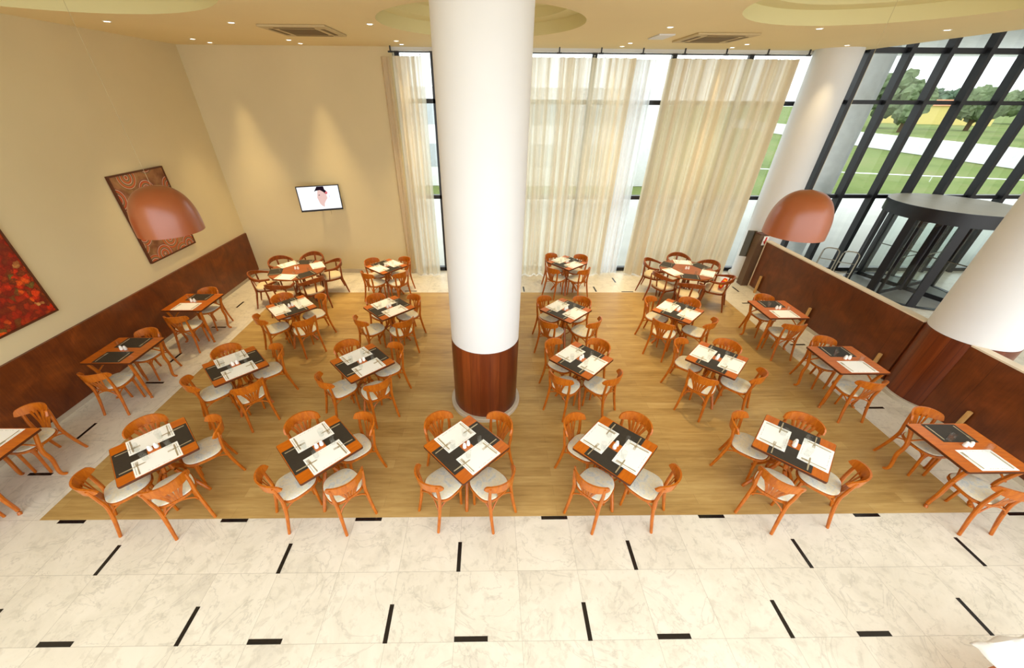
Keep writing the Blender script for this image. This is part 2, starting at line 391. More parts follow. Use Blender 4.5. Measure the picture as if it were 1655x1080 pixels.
# ceiling with three round coves
COVES = [(-4.65, 4.35, 2.0), (-0.10, 6.75, 1.45), (4.5, 5.1, 1.6)]
bm = bmesh.new()
def loop(pts):
    vs = [bm.verts.new((x, y, ZC)) for x, y in pts]
    return [bm.edges.new((vs[i], vs[(i + 1) % len(vs)])) for i in range(len(vs))]
es = loop([(XL, 1.2), (7.67, 1.2), (7.67, 9.9), (XL, 9.9)])  # near edge cut short, an invented opening for sky light on the front floor
N = 72
for cx, cy, r in COVES:
    es += loop([(cx + r * math.cos(2 * PI * k / N), cy + r * math.sin(2 * PI * k / N)) for k in range(N)])
bmesh.ops.triangle_fill(bm, use_beauty=True, use_dissolve=False, edges=es)
for f in bm.faces:
    if f.normal.z > 0: f.normal_flip()
struct(finish(bm, 'ceiling', M['ceiling']))
for cx, cy, r in COVES:
    bm = bmesh.new()
    lathe(bm, [(r, ZC), (r, ZC + 0.17), (r - 0.22, ZC + 0.19), (r - 0.24, ZC + 0.32), (0.01, ZC + 0.33)], 72, cx, cy, cap=False)
    struct(finish(bm, 'ceiling_cove', M['cove'], smooth=True))
struct(finish(mesh(box, XL - 0.3, 7.72, 1.2, 9.9, ZC + 0.34, ZC + 0.45), 'ceiling_slab', M['ceiling']))
struct(finish(mesh(box, XL - 0.3, 7.72, 1.12, 1.2, ZC, 6.6), 'trim_3', M['ceiling']))
struct(finish(mesh(box, 7.67, 7.75, 1.2, 9.75, ZC, 6.6), 'trim_1', M['ceiling']))
struct(finish(mesh(box, 7.7, 16.3, 1.2, 9.95, 6.5, 6.7), 'ceiling_lobby', M['lobby']))
# window head above the curtain rod
struct(finish(mesh(box, -2.02, 7.67, 9.62, 9.9, 4.90, ZC + 0.02), 'trim_2', M['white']))

# mahogany panel on the painting wall
p = thing('wall_panel', 'dark mahogany wainscot panel running low along the painting wall', 'wall panel', (XL + 0.03, 3.0, 0))
finish(mesh(box, -0.03, 0.012, -6.0, 6.56, 0.09, 1.10), 'panel_board', M['panel'], p)

# low partition on the entrance side, in two runs broken by the round column
def partition(y0, y1, label):
    yc = (y0 + y1) / 2
    p = thing('low_partition', label, 'partition', (6.78, yc, 0))
    finish(mesh(box, -0.055, 0.07, y0 - yc, y1 - yc, 0.07, 1.20), 'panel_board', M['lowwall'], p)
    finish(mesh(box, -0.06, 0.075, y0 - yc, y1 - yc, 1.20, 1.222), 'top_cap', M['cap'], p)
    finish(mesh(box, -0.07, 0.08, y0 - yc, y1 - yc, 0, 0.07), 'plinth', M['base'], p)
    return p
p = partition(4.80, 8.62, 'low mahogany partition between the dining tables and the revolving door')
finish(mesh(box, -0.062, 0.076, 3.82 / 2, 3.82 / 2 + 0.03, 0, 1.222), 'end_strip', M['cap'], p)
partition(0.2, 4.14, 'low mahogany partition running on from the column toward the white tablecloth')

# ------------------------------------------------------------------ columns
def column(x, y, label, h, clad=1.215, r=0.48, white_foot=False):
    c = thing('round_column', label, 'column', (x, y, 0))
    finish(mesh(lathe, [(r, clad), (r, h)], 64), 'shaft', M['white'], c, smooth=True)
    finish(mesh(lathe, [(r + 0.004, 0.06), (r + 0.004, clad - 0.012), (r - 0.01, clad)], 64), 'wood_cladding', M['white'] if white_foot else M['staves'], c, smooth=True)
    finish(mesh(lathe, [(r + 0.06, 0.0), (r + 0.06, 0.055), (r + 0.05, 0.065)], 64), 'plinth', M['base'], c, smooth=True)
    return c
column(-0.06, 4.44, 'round white column with wood-clad foot standing among the dining tables', ZC + 0.33)
column(7.10, 4.46, 'round white column interrupting the low mahogany partition', ZC)
column(7.12, 9.33, 'round white column between the curtains and the tall entrance glazing', ZC, r=0.415, white_foot=True)

# ------------------------------------------------------------------ windows
GY = 9.74
def window(name, x0, x1, z1, mullions, transoms, depth):
    w = sgroup(name); w.location = ((x0 + x1) / 2, GY, 0); xc = (x0 + x1) / 2
    finish(mesh(box, x0 - xc, x1 - xc, 0.052, 0.06, 0.05, z1), 'pane', M['glass'], w)
    for x in mullions:
        finish(mesh(box, x - xc - 0.05, x - xc + 0.05, -depth, 0.05, 0, z1), 'mullion', M['frame_black'], w)
    for z, th in transoms:
        finish(mesh(box, x0 - xc, x1 - xc, -0.03, 0.09, z - th, z + th), 'transom', M['frame_black'], w)
    return w
window('window_1', -2.0, 7.64, 4.90, [-1.94, -1.19, 0.55, 2.25, 3.95, 5.6, 7.0], [(0.05, 0.05), (1.98, 0.045), (4.02, 0.045)], 0.03)
window('window_2', 7.70, 15.9, 6.45, [8.05, 8.92, 9.77, 10.62, 11.46, 12.30, 13.14, 13.98, 14.82], [(0.05, 0.05), (2.03, 0.045), (4.06, 0.04), (4.99, 0.05)], 0.13)

# curtains
def curtain(x0, x1, label, mat, folds, amp, seed, y=9.40, z0=0.025, z1=4.79, rings=True, lean=0.0):
    rnd = random.Random(seed); W = x1 - x0; xc = (x0 + x1) / 2
    c = thing('curtain', label, 'curtain', (xc, y, 0))
    n = max(60, int(W * 70)); ph = [rnd.uniform(0, 6.28) for _ in range(5)]
    bm = bmesh.new(); rows = []
    zs = [z0 + (z1 - z0) * i / 14 for i in range(15)]
    for j, z in enumerate(zs):
        t = j / 14; row = []
        for i in range(n + 1):
            u = i / n; f = u * W * folds
            a = math.sin(2 * PI * f + ph[0] + 0.9 * math.sin(u * W * 2.1 + ph[1])); a = math.copysign(abs(a) ** 0.7, a)
            b = 0.45 * math.sin(2 * PI * f * 0.43 + ph[2] + 0.5 * t) + 0.25 * math.sin(2 * PI * f * 1.9 + ph[3])
            am = amp * (0.75 + 0.35 * (1 - t) + 0.15 * math.sin(5 * t + u * 9 + ph[4]))
            dx = 0.02 * math.sin(2 * PI * f * 0.5 + 3 * t + ph[3])
            row.append(bm.verts.new((x0 - xc + u * W + dx * (1 - t) + lean * (1 - t) * (u - 0.5), am * (a + b), z)))
        rows.append(row)
    for A, B in zip(rows, rows[1:]):
        for i in range(n): bm.faces.new((A[i], A[i + 1], B[i + 1], B[i]))
    finish(bm, 'fabric', mat, c, smooth=True)
    if rings:
        k = 0; step = 1.0 / folds
        while k * step < W - 0.02:
            bm = bmesh.new(); q = [(0.0, 0.024 * math.cos(a), 0.024 * math.sin(a)) for a in [2 * PI * i / 12 for i in range(12)]]
            tube(bm, q, 0.004, 5, closed=True)
            finish(bm, 'ring', M['steel'], c, loc=(x0 - xc + k * step + 0.03, 0, z1 + 0.018)); k += 1
    return c
curtain(-1.98, -1.34, 'narrow linen curtain hanging between the tv wall and the black mullion', M['curtain'], 5.5, 0.05, 3)
curtain(-2.24, -2.06, 'narrow gathered beige curtain edge against the tv wall', M['curtain_dense'], 9, 0.022, 4, y=9.525, rings=False)
curtain(0.62, 3.03, 'wide glowing linen curtain hanging behind the white column', M['curtain'], 4.6, 0.055, 5)
curtain(2.98, 3.52, 'narrow sheer white curtain over the gap between two linen curtains', M['sheer'], 8, 0.02, 9, y=9.52, z1=4.78, rings=False)
curtain(3.74, 6.38, 'wide denser linen curtain hanging beside the entrance column', M['curtain_dense'], 4.0, 0.06, 8)
rodt = thing('curtain_rod', 'thin black curtain rod along the ceiling above the windows', 'curtain rod', (2.3, 9.42, 4.86))
finish(mesh(tube, [(-4.35, 0, 0), (4.35, 0, 0)], 0.011, 10), 'pole', M['rod'], rodt)
x = -4.3
while x < 4.4:
    bm = bmesh.new(); box(bm, -0.05, 0.05, -0.014, 0.014, -0.013, 0.016, 0.005); box(bm, -0.012, 0.012, -0.012, 0.012, 0.0, 0.10)
    finish(bm, 'bracket', M['rod'], rodt, loc=(x, 0, 0)); x += 0.86

# ------------------------------------------------------------------ entrance: revolving door
DC = (10.57, 8.47); DR = 1.15
d = thing('revolving_door', 'round revolving door with grey canopy and dark frames before the tall glazing', 'revolving door', (DC[0], DC[1], 0)); d['kind'] = 'thing'
finish(mesh(lathe, [(DR - 0.02, 2.125), (DR - 0.02, 2.14), (0.01, 2.15)], 64, cap=False), 'canopy_top', M['drum'], d, smooth=True)
finish(mesh(lathe, [(DR - 0.05, 1.87), (DR, 1.87), (DR, 2.14), (DR - 0.03, 2.14)], 64, cap=False), 'canopy_fascia', M['frame_black'], d, smooth=True)
finish(mesh(lathe, [(0.01, 1.88), (DR - 0.04, 1.88)], 64, cap=False), 'canopy_soffit', M['frame_black'], d)
finish(mesh(lathe, [(DR - 0.10, 0.004), (DR - 0.10, 0.02), (DR, 0.02), (DR, 0.004)], 64, cap=False), 'floor_ring', M['frame_black'], d)
finish(mesh(lathe, [(0.01, 0.004), (0.01, 0.01), (DR - 0.11, 0.01), (DR - 0.11, 0.004)], 64, cap=False), 'floor_disc', M['vent_grey'], d)
def arc_wall(a0, a1):
    bm = bmesh.new(); n = 14; vs = []
    for i in range(n + 1):
        a = math.radians(a0 + (a1 - a0) * i / n); x, y = (DR - 0.05) * math.cos(a), (DR - 0.05) * math.sin(a)
        vs.append((bm.verts.new((x, y, 0.03)), bm.verts.new((x, y, 1.87))))
    for (a, b), (c_, e) in zip(vs, vs[1:]): bm.faces.new((a, c_, e, b))
    finish(bm, 'curved_glass', M['glass'], d, smooth=True)
    for i in (0, n // 3, 2 * n // 3, n):
        a = math.radians(a0 + (a1 - a0) * i / n); x, y = (DR - 0.05) * math.cos(a), (DR - 0.05) * math.sin(a)
        bm = bmesh.new(); box(bm, -0.035, 0.035, -0.075, 0.075, 0, 1.87)
        o = finish(bm, 'door_post', M['frame_black'], d, loc=(x, y, 0)); o.rotation_euler.z = a
arc_wall(118, 236); arc_wall(-62, 56)
for k in range(4):
    a = math.radians(20 + 90 * k); L = DR - 0.16
    bm = bmesh.new()
    box(bm, 0.04, 0.10, -0.025, 0.025, 0.04, 1.86); box(bm, L - 0.06, L, -0.025, 0.025, 0.04, 1.86)
    box(bm, 0.10, L - 0.06, -0.02, 0.02, 1.78, 1.86); box(bm, 0.10, L - 0.06, -0.02, 0.02, 0.04, 0.14)
    o = finish(bm, 'wing_frame', M['frame_black'], d); o.rotation_euler.z = a
    g = finish(mesh(box, 0.10, L - 0.06, -0.004, 0.004, 0.14, 1.78), 'wing_pane', M['glass'], o)
    h = finish(mesh(tube, [(0.12, -0.05, 0.95), (L - 0.08, -0.05, 0.95)], 0.014, 8), 'push_bar', M['steel'], o)
finish(mesh(tube, [(0, 0, 0), (0, 0, 1.87)], 0.045, 12), 'centre_shaft', M['frame_black'], d)

# chrome barrier rails beside the revolving door
for i, (x, y, lb) in enumerate([(8.86, 9.06, 'small chrome tube barrier behind the low partition, near its end strip'),
                                (9.14, 8.78, 'small chrome tube barrier behind the low partition, next to the revolving door')]):
    b = thing('tube_barrier', lb, 'barrier', (x, y, 0), math.radians(-35), 'chrome barriers by the entrance')
    finish(mesh(tube, catmull([(-0.17, 0, 0), (-0.17, 0, 0.72), (-0.13, 0, 0.87), (0, 0, 0.9), (0.13, 0, 0.87), (0.17, 0, 0.72), (0.17, 0, 0)], 6), 0.017, 8), 'hoop', M['steel'], b)
    for z in (0.35, 0.6): finish(mesh(tube, [(-0.17, 0, z), (0.17, 0, z)], 0.011, 6), 'crossbar', M['steel'], b)

# arrow sign on the entrance column
s = thing('arrow_sign', 'small white sign with a red down arrow on the brown cabinet', 'sign', (6.74, 8.705, 1.20), math.radians(4))
finish(mesh(box, -0.065, 0.065, -0.006, 0.006, -0.11, 0.11, 0.003), 'plate', M['china'], s)
bm = bmesh.new()
pts = [(-0.02, 0.09), (0.02, 0.09), (0.02, -0.01), (0.05, -0.01), (0, -0.095), (-0.05, -0.01), (-0.02, -0.01)]
A = [bm.verts.new((x, -0.0062, z)) for x, z in pts]; B = [bm.verts.new((x, -0.009, z)) for x, z in pts]
bm.faces.new(A); bm.faces.new(B[::-1])
for i in range(7): bm.faces.new((A[i], A[(i + 1) % 7], B[(i + 1) % 7], B[i]))
finish(bm, 'arrow', M['red'], s)

t = thing('host_cabinet', 'narrow brown cabinet with olive mirror panel standing before the entrance column', 'cabinet', (6.71, 8.83, 0))
finish(mesh(box, -0.12, 0.10, -0.11, 0.10, 0.0, 1.33, 0.006), 'body', M['cabinet'], t)
finish(mesh(box, -0.125, 0.105, -0.115, 0.105, 1.33, 1.35, 0.004), 'top', M['edge'], t)
o = finish(mesh(box, -0.30, -0.10, 0.10, 0.12, 0.70, 1.36), 'mirror_panel', M['mirror_dark'], t); o.rotation_euler.z = math.radians(-20)

# pale posts standing along the low partition
for y, lb in ((8.29, 'short pale wood post at the low partition near the window-row armchairs'), (6.65, 'short pale wood post at the low partition behind its back table'),
              (5.02, 'short pale wood post at the low partition behind its middle table'), (3.63, 'short pale wood post at the low partition behind its front table')):
    tag(finish(mesh(box, -0.022, 0.022, -0.022, 0.022, 0, 0.45, 0.005), 'wood_post', M['pale_wood'], loc=(6.685, y, 0)), lb, 'post', 'pale posts along the partition')

# ------------------------------------------------------------------ wall decor
def painting(y0, y1, z0, z1, mat, label):
    yc, zc = (y0 + y1) / 2, (z0 + z1) / 2; hy, hz = (y1 - y0) / 2, (z1 - z0) / 2
    p = thing('painting', label, 'painting', (XL, yc, zc))
    finish(mesh(box, 0.004, 0.034, -hy + 0.02, hy - 0.02, -hz + 0.02, hz - 0.02), 'canvas', mat, p)
    bm = bmesh.new(); w = 0.025
    box(bm, 0.003, 0.045, -hy, hy, hz - w, hz); box(bm, 0.003, 0.045, -hy, hy, -hz, -hz + w)
    box(bm, 0.003, 0.045, -hy, -hy + w, -hz + w, hz - w); box(bm, 0.003, 0.045, hy - w, hy, -hz + w, hz - w)
    finish(bm, 'frame', M['edge'], p)
painting(6.61, 7.83, 1.42, 2.94, M['rings'], 'framed painting of coloured medallions hanging behind a brown pendant lamp')
painting(3.30, 4.82, 1.41, 2.94, M['floral'], 'framed red and orange floral painting cut by the picture edge')

t = thing('television', 'wall-mounted tv showing a pale face with dark hair', 'television', (-4.075, 9.285, 2.03), math.radians(20))
finish(mesh(box, -0.475, 0.475, -0.02, 0.03, -0.29, 0.29, 0.006), 'housing', M['frame_black'], t)
finish(mesh(box, -0.45, 0.45, -0.0225, -0.021, -0.245, 0.272), 'screen', M['screen'], t)
def onscreen(name, pts, mat, lay):
    bm = bmesh.new(); y = -0.0232 - 0.0006 * lay
    A = [bm.verts.new((x, y, z)) for x, z in pts]; B = [bm.verts.new((x, y + 0.0004, z)) for x, z in pts]; n = len(A)
    bm.faces.new(A); bm.faces.new(B[::-1])
    for i in range(n): bm.faces.new((A[i], A[(i + 1) % n], B[(i + 1) % n], B[i]))
    finish(bm, name, mat, t)
onscreen('pictured_face', [(-0.02, 0.18), (0.04, 0.2), (0.1, 0.16), (0.16, 0.08), (0.17, 0.0), (0.12, -0.06), (0.08, -0.12), (0.07, -0.2), (0.02, -0.17), (-0.02, -0.12), (-0.04, -0.04), (-0.055, 0.02), (-0.04, 0.1)], M['screen_skin'], 0)
onscreen('pictured_hair', [(-0.02, 0.27), (0.13, 0.27), (0.14, 0.2), (0.19, 0.14), (0.15, 0.09), (0.10, 0.15), (0.04, 0.19), (-0.05, 0.18), (-0.1, 0.155), (-0.06, 0.21)], M['screen_dark'], 1)
onscreen('pictured_flower', [(0.13, 0.12), (0.17, 0.16), (0.2, 0.13), (0.17, 0.08)], M['screen_red'], 2)
onscreen('pictured_earring', [(0.21, 0.06), (0.235, 0.09), (0.23, 0.02), (0.2, 0.0)], M['screen_blue'], 2)
onscreen('pictured_eye', [(-0.02, 0.08), (0.015, 0.09), (0.02, 0.075), (-0.015, 0.068)], M['screen_dark'], 3)
finish(mesh(tube, catmull([(0.18, 0.0, -0.29), (0.18, 0.01, -0.36), (0.17, 0.12, -0.42)], 5), 0.006, 6), 'cable', M['cord'], t)
bm = bmesh.new(); box(bm, -0.05, 0.05, 0.03, 0.06, -0.1, 0.1); box(bm, -0.03, 0.03, 0.06, 0.26, -0.03, 0.03)
finish(bm, 'mount', M['frame_black'], t)

# ------------------------------------------------------------------ ceiling fittings
def cassette(x, y, label):
    a = thing('air_cassette', label, 'air conditioner', (x, y, ZC), 0, 'ceiling air cassettes')
    bm = bmesh.new(); box(bm, -0.5, 0.5, -0.5, 0.5, -0.03, 0.0, 0.01); finish(bm, 'frame', M['vent'], a)
    finish(mesh(box, -0.27, 0.27, -0.27, 0.27, -0.036, -0.028), 'grille', M['vent_dark'], a)
    for k in range(4):
        o = finish(mesh(box, -0.3, 0.3, 0.36, 0.42, -0.034, -0.028), 'slot', M['vent_dark'], a); o.rotation_euler.z = k * PI / 2
cassette(-2.9, 7.5, 'square ceiling air cassette between tv wall and central cove')
cassette(3.78, 7.85, 'square ceiling air cassette above the round table by the curtains')
tag(finish(mesh(box, -0.13, 0.13, -0.26, 0.26, -0.02, 0.0, 0.006), 'ceiling_fitting', M['white'], loc=(2.87, 7.8, ZC)), 'small white rectangular ceiling fitting beside an air cassette', 'ceiling fitting')

COLS = [(-5.46, 'first'), (-3.70, 'second'), (-1.72, 'third'), (2.65, 'fourth'), (4.86, 'fifth'), (6.77, 'sixth')]
ROWS = [(9.22, 'against the window wall'), (8.72, 'second from the window wall'), (6.92, 'third from the window wall'), (5.1, 'fourth from the window wall')]
dl0 = thing('downlight', 'x', 'downlight', (0, 0, 0), 0, 'ceiling downlights')
finish(mesh(lathe, [(0.036, -0.002), (0.05, -0.006), (0.055, 0.0)], 20, cap=False), 'ring', M['china'], dl0)
finish(mesh(lathe, [(0.001, -0.003), (0.037, -0.003)], 20, cap=False), 'lamp', M['bulb'], dl0)
DLP = Proto(dl0)
SPOTS = []
for y, rn in ROWS:
    for x, cn in COLS:
        if y < 6 and x not in (2.65,): continue
        if any((x - a) ** 2 + (y - b) ** 2 < (r + .1) ** 2 for a, b, r in COVES): continue
        if (x - 7.1) ** 2 + (y - 9.28) ** 2 < 0.3: continue
        DLP.put((x, y, ZC), 0, 'lit recessed downlight, row %s, %s from the painting wall' % (rn, cn), 'ceiling downlights')
        SPOTS.append((x, y))

# pendant lamps
def pendant(x, y, z, R, Hh, label):
    p = thing('pendant_lamp', label, 'pendant lamp', (x, y, z))
    prof = []
    for i in range(27):
        t = i / 26; r = R * max(0.0, (1 - t ** 2.8)) ** (1 / 2.2); prof.append((max(r, 0.012), Hh * t))
    inner = [(max(r - 0.008, 0.008), max(h - 0.006, 0) if i else 0.0) for i, (r, h) in enumerate(prof)]
    bm = bmesh.new(); lathe(bm, prof + inner[::-1], 56, cap=False)
    n = 56
    finish(bm, 'shade', M['copper'], p, smooth=True)
    finish(mesh(tube, [(0, 0, Hh - 0.01), (0, 0, ZC + 0.33 - z)], 0.0016, 6), 'cord', M['cord'], p)
    finish(mesh(lathe, [(0.02, Hh - 0.18), (0.055, Hh - 0.26), (0.02, Hh - 0.33)], 16), 'bulb', M['china'], p, smooth=True)
pendant(-3.80, 4.43, 2.70, 0.33, 0.52, 'brown dome pendant lamp hanging before the medallion painting')
pendant(3.80, 4.51, 2.655, 0.33, 0.53, 'brown dome pendant lamp hanging before the low partition')

# ------------------------------------------------------------------ furniture prototypes
def sq_outline(hx, hy, n=40, e=0.55, taper=0.0):
    out = []
    for k in range(n):
        a = 2 * PI * k / n; c, s = math.cos(a), math.sin(a)
        x = hx * math.copysign(abs(c) ** e, c); y = hy * math.copysign(abs(s) ** e, s)
        out.append((x * (1 + taper * y / hy), y))
    return out
def dome(bm, outline, z0, z1, z2):
    """cushion: straight side z0..z1 then domed to z2"""
    n = len(outline); rings = []
    for s_, z in ((0.97, z0), (1.0, z0 + 0.4 * (z1 - z0)), (0.985, z1), (0.9, z1 + 0.7 * (z2 - z1)), (0.55, z2)):
        rings.append([bm.verts.new((x * s_, y * s_, z)) for x, y in outline])
    for A, B in zip(rings, rings[1:]):
        for k in range(n): bm.faces.new((A[k], A[(k + 1) % n], B[(k + 1) % n], B[k]))
    bm.faces.new(rings[0][::-1]); bm.faces.new(rings[-1])

def make_chair():
    t = thing('bentwood_chair', 'x', 'chair')
    finish(mesh(prism, sq_outline(0.195, 0.205, 44, 0.70, -0.07), 0.418, 0.446), 'seat_frame', M['chair'], t, smooth=True)
    finish(mesh(dome, sq_outline(0.186, 0.196, 44, 0.70, -0.07), 0.446, 0.464, 0.476), 'seat', M['seat'], t, smooth=True)
    for s in (-1, 1):
        bm = bmesh.new()
        tube(bm, catmull([(s * 0.182, -0.272, 0), (s * 0.168, -0.225, 0.22), (s * 0.160, -0.196, 0.43), (s * 0.172, -0.204, 0.58), (s * 0.176, -0.222, 0.745)], 5), [0.016 + 0.004 * math.sin(i / 20 * PI) for i in range(21)], 8)
        finish(bm, 'rear_leg', M['chair'], t, smooth=True)
        bm = bmesh.new()
        tube(bm, catmull([(s * 0.100, 0.135, 0), (s * 0.108, 0.125, 0.22), (s * 0.118, 0.118, 0.425)], 5), [0.0145 + 0.005 * i / 10 for i in range(11)], 8)
        finish(bm, 'front_leg', M['chair'], t, smooth=True)
    # crest rail: curved board with ends turned forward
    bm = bmesh.new(); n = 26; secs = []
    for i in range(n + 1):
        u = -1 + 2 * i / n; a = u * 1.12
        x = 0.205 * math.sin(a) / math.sin(1.12); y = -0.288 + 0.135 * (1 - math.cos(a)) / (1 - math.cos(1.12))
        h0 = 0.660 + 0.024 * abs(u) ** 2.5 ; h1 = 0.790 - 0.038 * abs(u) ** 3
        if abs(u) > 0.93: h0 += 0.012; h1 -= 0.014
        nx, ny = math.sin(a) * 0.6, -math.cos(a); l = math.hypot(nx, ny); nx, ny = nx / l, ny / l; th = 0.012
        lean = 0.02
        secs.append([bm.verts.new(v) for v in ((x + nx * th, y + ny * th, h0), (x - nx * th, y - ny * th, h0), (x - nx * th * .8, y - ny * th * .8 - lean, h1), (x + nx * th * .8, y + ny * th * .8 - lean, h1))])
    for A, B in zip(secs, secs[1:]):
        for k in range(4): bm.faces.new((A[k], A[(k + 1) % 4], B[(k + 1) % 4], B[k]))
    bm.faces.new(secs[0][::-1]); bm.faces.new(secs[-1])
    bmesh.ops.bevel(bm, geom=[e for e in bm.edges if len(e.link_faces) == 2 and e.calc_face_angle(0) > 0.9], offset=0.005, segments=2, affect='EDGES')
    finish(bm, 'crest_rail', M['chair'], t, smooth=True)
    for k in range(5):
        u = (k - 2) / 2
        bm = bmesh.new()
        pts = catmull([(u * 0.045, -0.196, 0.44), (u * 0.062, -0.222, 0.54), (u * 0.115, -0.282 + 0.03 * abs(u), 0.69)], 5)
        tube(bm, pts, [0.0095 + 0.0125 * i / 10 for i in range(11)], 8, flat_=(1.0, 0.30)); finish(bm, 'spindle', M['chair'], t, smooth=True)
    def brace(a, b, m):
        pts = catmull([a, ((a[0] * .78 + m[0] * .22), (a[1] * .78 + m[1] * .22), a[2] + 0.13), m, ((b[0] * .78 + m[0] * .22), (b[1] * .78 + m[1] * .22), b[2] + 0.13), b], 5)
        bm = bmesh.new(); tube(bm, pts, 0.0085, 6); finish(bm, 'brace', M['chair'], t, smooth=True)
    z = 0.235; zt = 0.41
    for s in (-1, 1): brace((s * 0.168, -0.222, z), (s * 0.108, 0.126, z), (s * 0.15, -0.02, zt))
    brace((-0.108, 0.126, z), (0.108, 0.126, z), (0, 0.128, zt)); brace((-0.168, -0.222, z), (0.168, -0.222, z), (0, -0.19, zt))
    return t

def make_armchair():
    t = thing('bentwood_armchair', 'x', 'chair')
    finish(mesh(prism, sq_outline(0.235, 0.225, 44, 0.6, 0.06), 0.385, 0.42), 'seat_frame', M['armchair'], t, smooth=True)
    finish(mesh(dome, sq_outline(0.228, 0.218, 44, 0.6, 0.06), 0.42, 0.455, 0.475), 'seat', M['seat_cream'], t, smooth=True)
    # horseshoe arm bow, wider and higher at the back
    bm = bmesh.new(); n = 40; secs = []
    for i in range(n + 1):
        u = -1 + 2 * i / n; a = u * 2.05
        x = 0.272 * math.sin(a); y = -0.045 - 0.24 * math.cos(a)
        if abs(a) > PI / 2: y = -0.045 + 0.40 * (abs(a) - PI / 2); x = 0.272 * math.copysign(1, a) * (1 - 0.36 * (abs(a) - PI / 2))
        k = max(0.0, math.cos(a * 0.75)); zc = 0.665 + 0.085 * k * k; h = 0.016 + 0.034 * k * k; th = 0.013 + 0.009 * (1 - k)
        nx, ny = math.sin(a), -math.cos(a)
        if abs(a) > PI / 2: nx, ny = math.copysign(1, a), 0
        secs.append([bm.verts.new(v) for v in ((x + nx * th, y + ny * th, zc - h), (x - nx * th, y - ny * th, zc - h), (x - nx * th, y - ny * th, zc + h), (x + nx * th, y + ny * th, zc + h))])
    for A, B in zip(secs, secs[1:]):
        for k in range(4): bm.faces.new((A[k], A[(k + 1) % 4], B[(k + 1) % 4], B[k]))
    bm.faces.new(secs[0][::-1]); bm.faces.new(secs[-1])
    bmesh.ops.bevel(bm, geom=[e for e in bm.edges if len(e.link_faces) == 2 and e.calc_face_angle(0) > 0.9], offset=0.006, segments=2, affect='EDGES')
    finish(bm, 'arm_bow', M['armchair'], t, smooth=True)
    for s in (-1, 1):
        bm = bmesh.new(); tube(bm, catmull([(s * 0.225, -0.285, 0), (s * 0.215, -0.225, 0.25), (s * 0.22, -0.19, 0.42), (s * 0.235, -0.205, 0.69)], 5), [0.013 + 0.009 * math.sin(i / 15 * PI) for i in range(16)], 8)
        finish(bm, 'rear_leg', M['armchair'], t, smooth=True)
        bm = bmesh.new(); tube(bm, catmull([(s * 0.235, 0.225, 0), (s * 0.22, 0.20, 0.25), (s * 0.225, 0.185, 0.40)], 5), [0.013 + 0.009 * i / 10 for i in range(11)], 8)
        finish(bm, 'front_leg', M['armchair'], t, smooth=True)
        bm = bmesh.new(); tube(bm, catmull([(s * 0.228, 0.10, 0.40), (s * 0.24, 0.085, 0.52), (s * 0.252, 0.06, 0.66)], 5), 0.013, 8)
        finish(bm, 'arm_post', M['armchair'], t, smooth=True)
    finish(mesh(tube, [(0, -0.20, 0.41), (0, -0.27, 0.72)], 0.014, 6, flat_=(1.5, 0.6)), 'back_post', M['armchair'], t, smooth=True)
    return t

def table_base(t, m, top, spread=0.21, inner=0.05, knee=0.46, ring=True):
    for k in range(4):
        a = PI / 4 + k * PI / 2; c, s = math.cos(a), math.sin(a); sg = -1 if inner > 0.2 else 1
        bm = bmesh.new(); R2 = spread * math.sqrt(2)
        tube(bm, catmull([(c * R2, s * R2, 0.0), (c * R2 * 0.90, s * R2 * 0.90, 0.06), (c * R2 * knee, s * R2 * knee, 0.28), (c * inner, s * inner, 0.45), (c * inner * 1.15, s * inner * 1.15, top)], 6), [0.018 + 0.005 * min(1, i / 14) for i in range(25)], 8)
        finish(bm, 'leg', m, t, smooth=True)
        bm = bmesh.new(); tube(bm, catmull([(c * inner * 1.1, s * inner * 1.1, 0.50), (c * (inner + 0.08 * sg), s * (inner + 0.08 * sg), 0.62), (c * (inner + 0.2 * sg), s * (inner + 0.2 * sg), top - 0.01)], 6), 0.011, 6)
        finish(bm, 'brace', m, t, smooth=True)
    if ring:
      bm = bmesh.new(); tube(bm, [(0.115 * math.cos(2 * PI * k / 28), 0.115 * math.sin(2 * PI * k / 28), 0.29) for k in range(28)], 0.011, 6, closed=True)
      finish(bm, 'ring_stretcher', m, t, smooth=True)
    bm = bmesh.new(); box(bm, -0.27, 0.27, -0.035, 0.035, top - 0.005, top + 0.03, 0.004); box(bm, -0.035, 0.035, -0.27, 0.27, top - 0.004, top + 0.029, 0.004)
    finish(bm, 'top_support', m, t)

def rounded_rect(hx, hy, r, n=5):
    out = []
    for cx, cy, a0 in ((hx - r, hy - r, 0), (-hx + r, hy - r, PI / 2), (-hx + r, -hy + r, PI), (hx - r, -hy + r, 1.5 * PI)):
        for k in range(n + 1): a = a0 + PI / 2 * k / n; out.append((cx + r * math.cos(a), cy + r * math.sin(a)))
    return out
def make_table(hx, hy, wide=False):
    t = thing('dining_table', 'x', 'table')
    finish(mesh(prism, rounded_rect(hx, hy, 0.02), 0.722, 0.748), 'table_edge', M['edge'], t)
    finish(mesh(prism, rounded_rect(hx - 0.003, hy - 0.003, 0.018), 0.7485, 0.7505), 'tabletop', M['table'], t)
    if wide: table_base(t, M['chair'], 0.695, 0.28, 0.375, 0.97, False)
    else: table_base(t, M['chair'], 0.695, 0.225)
    return t
def make_round():
    t = thing('round_table', 'x', 'table')
    finish(mesh(lathe, [(0.595, 0.715), (0.60, 0.72), (0.60, 0.744), (0.595, 0.749)], 64), 'tabletop', M['roundtop'], t, smooth=True)
    table_base(t, M['armchair'], 0.69, 0.27, 0.11)
    return t
def make_mat(name, m):
    o = finish(mesh(prism, rounded_rect(0.205, 0.14, 0.004, 2), -0.0006, 0.0006), name, m); return tag(o, 'x', 'placemat')
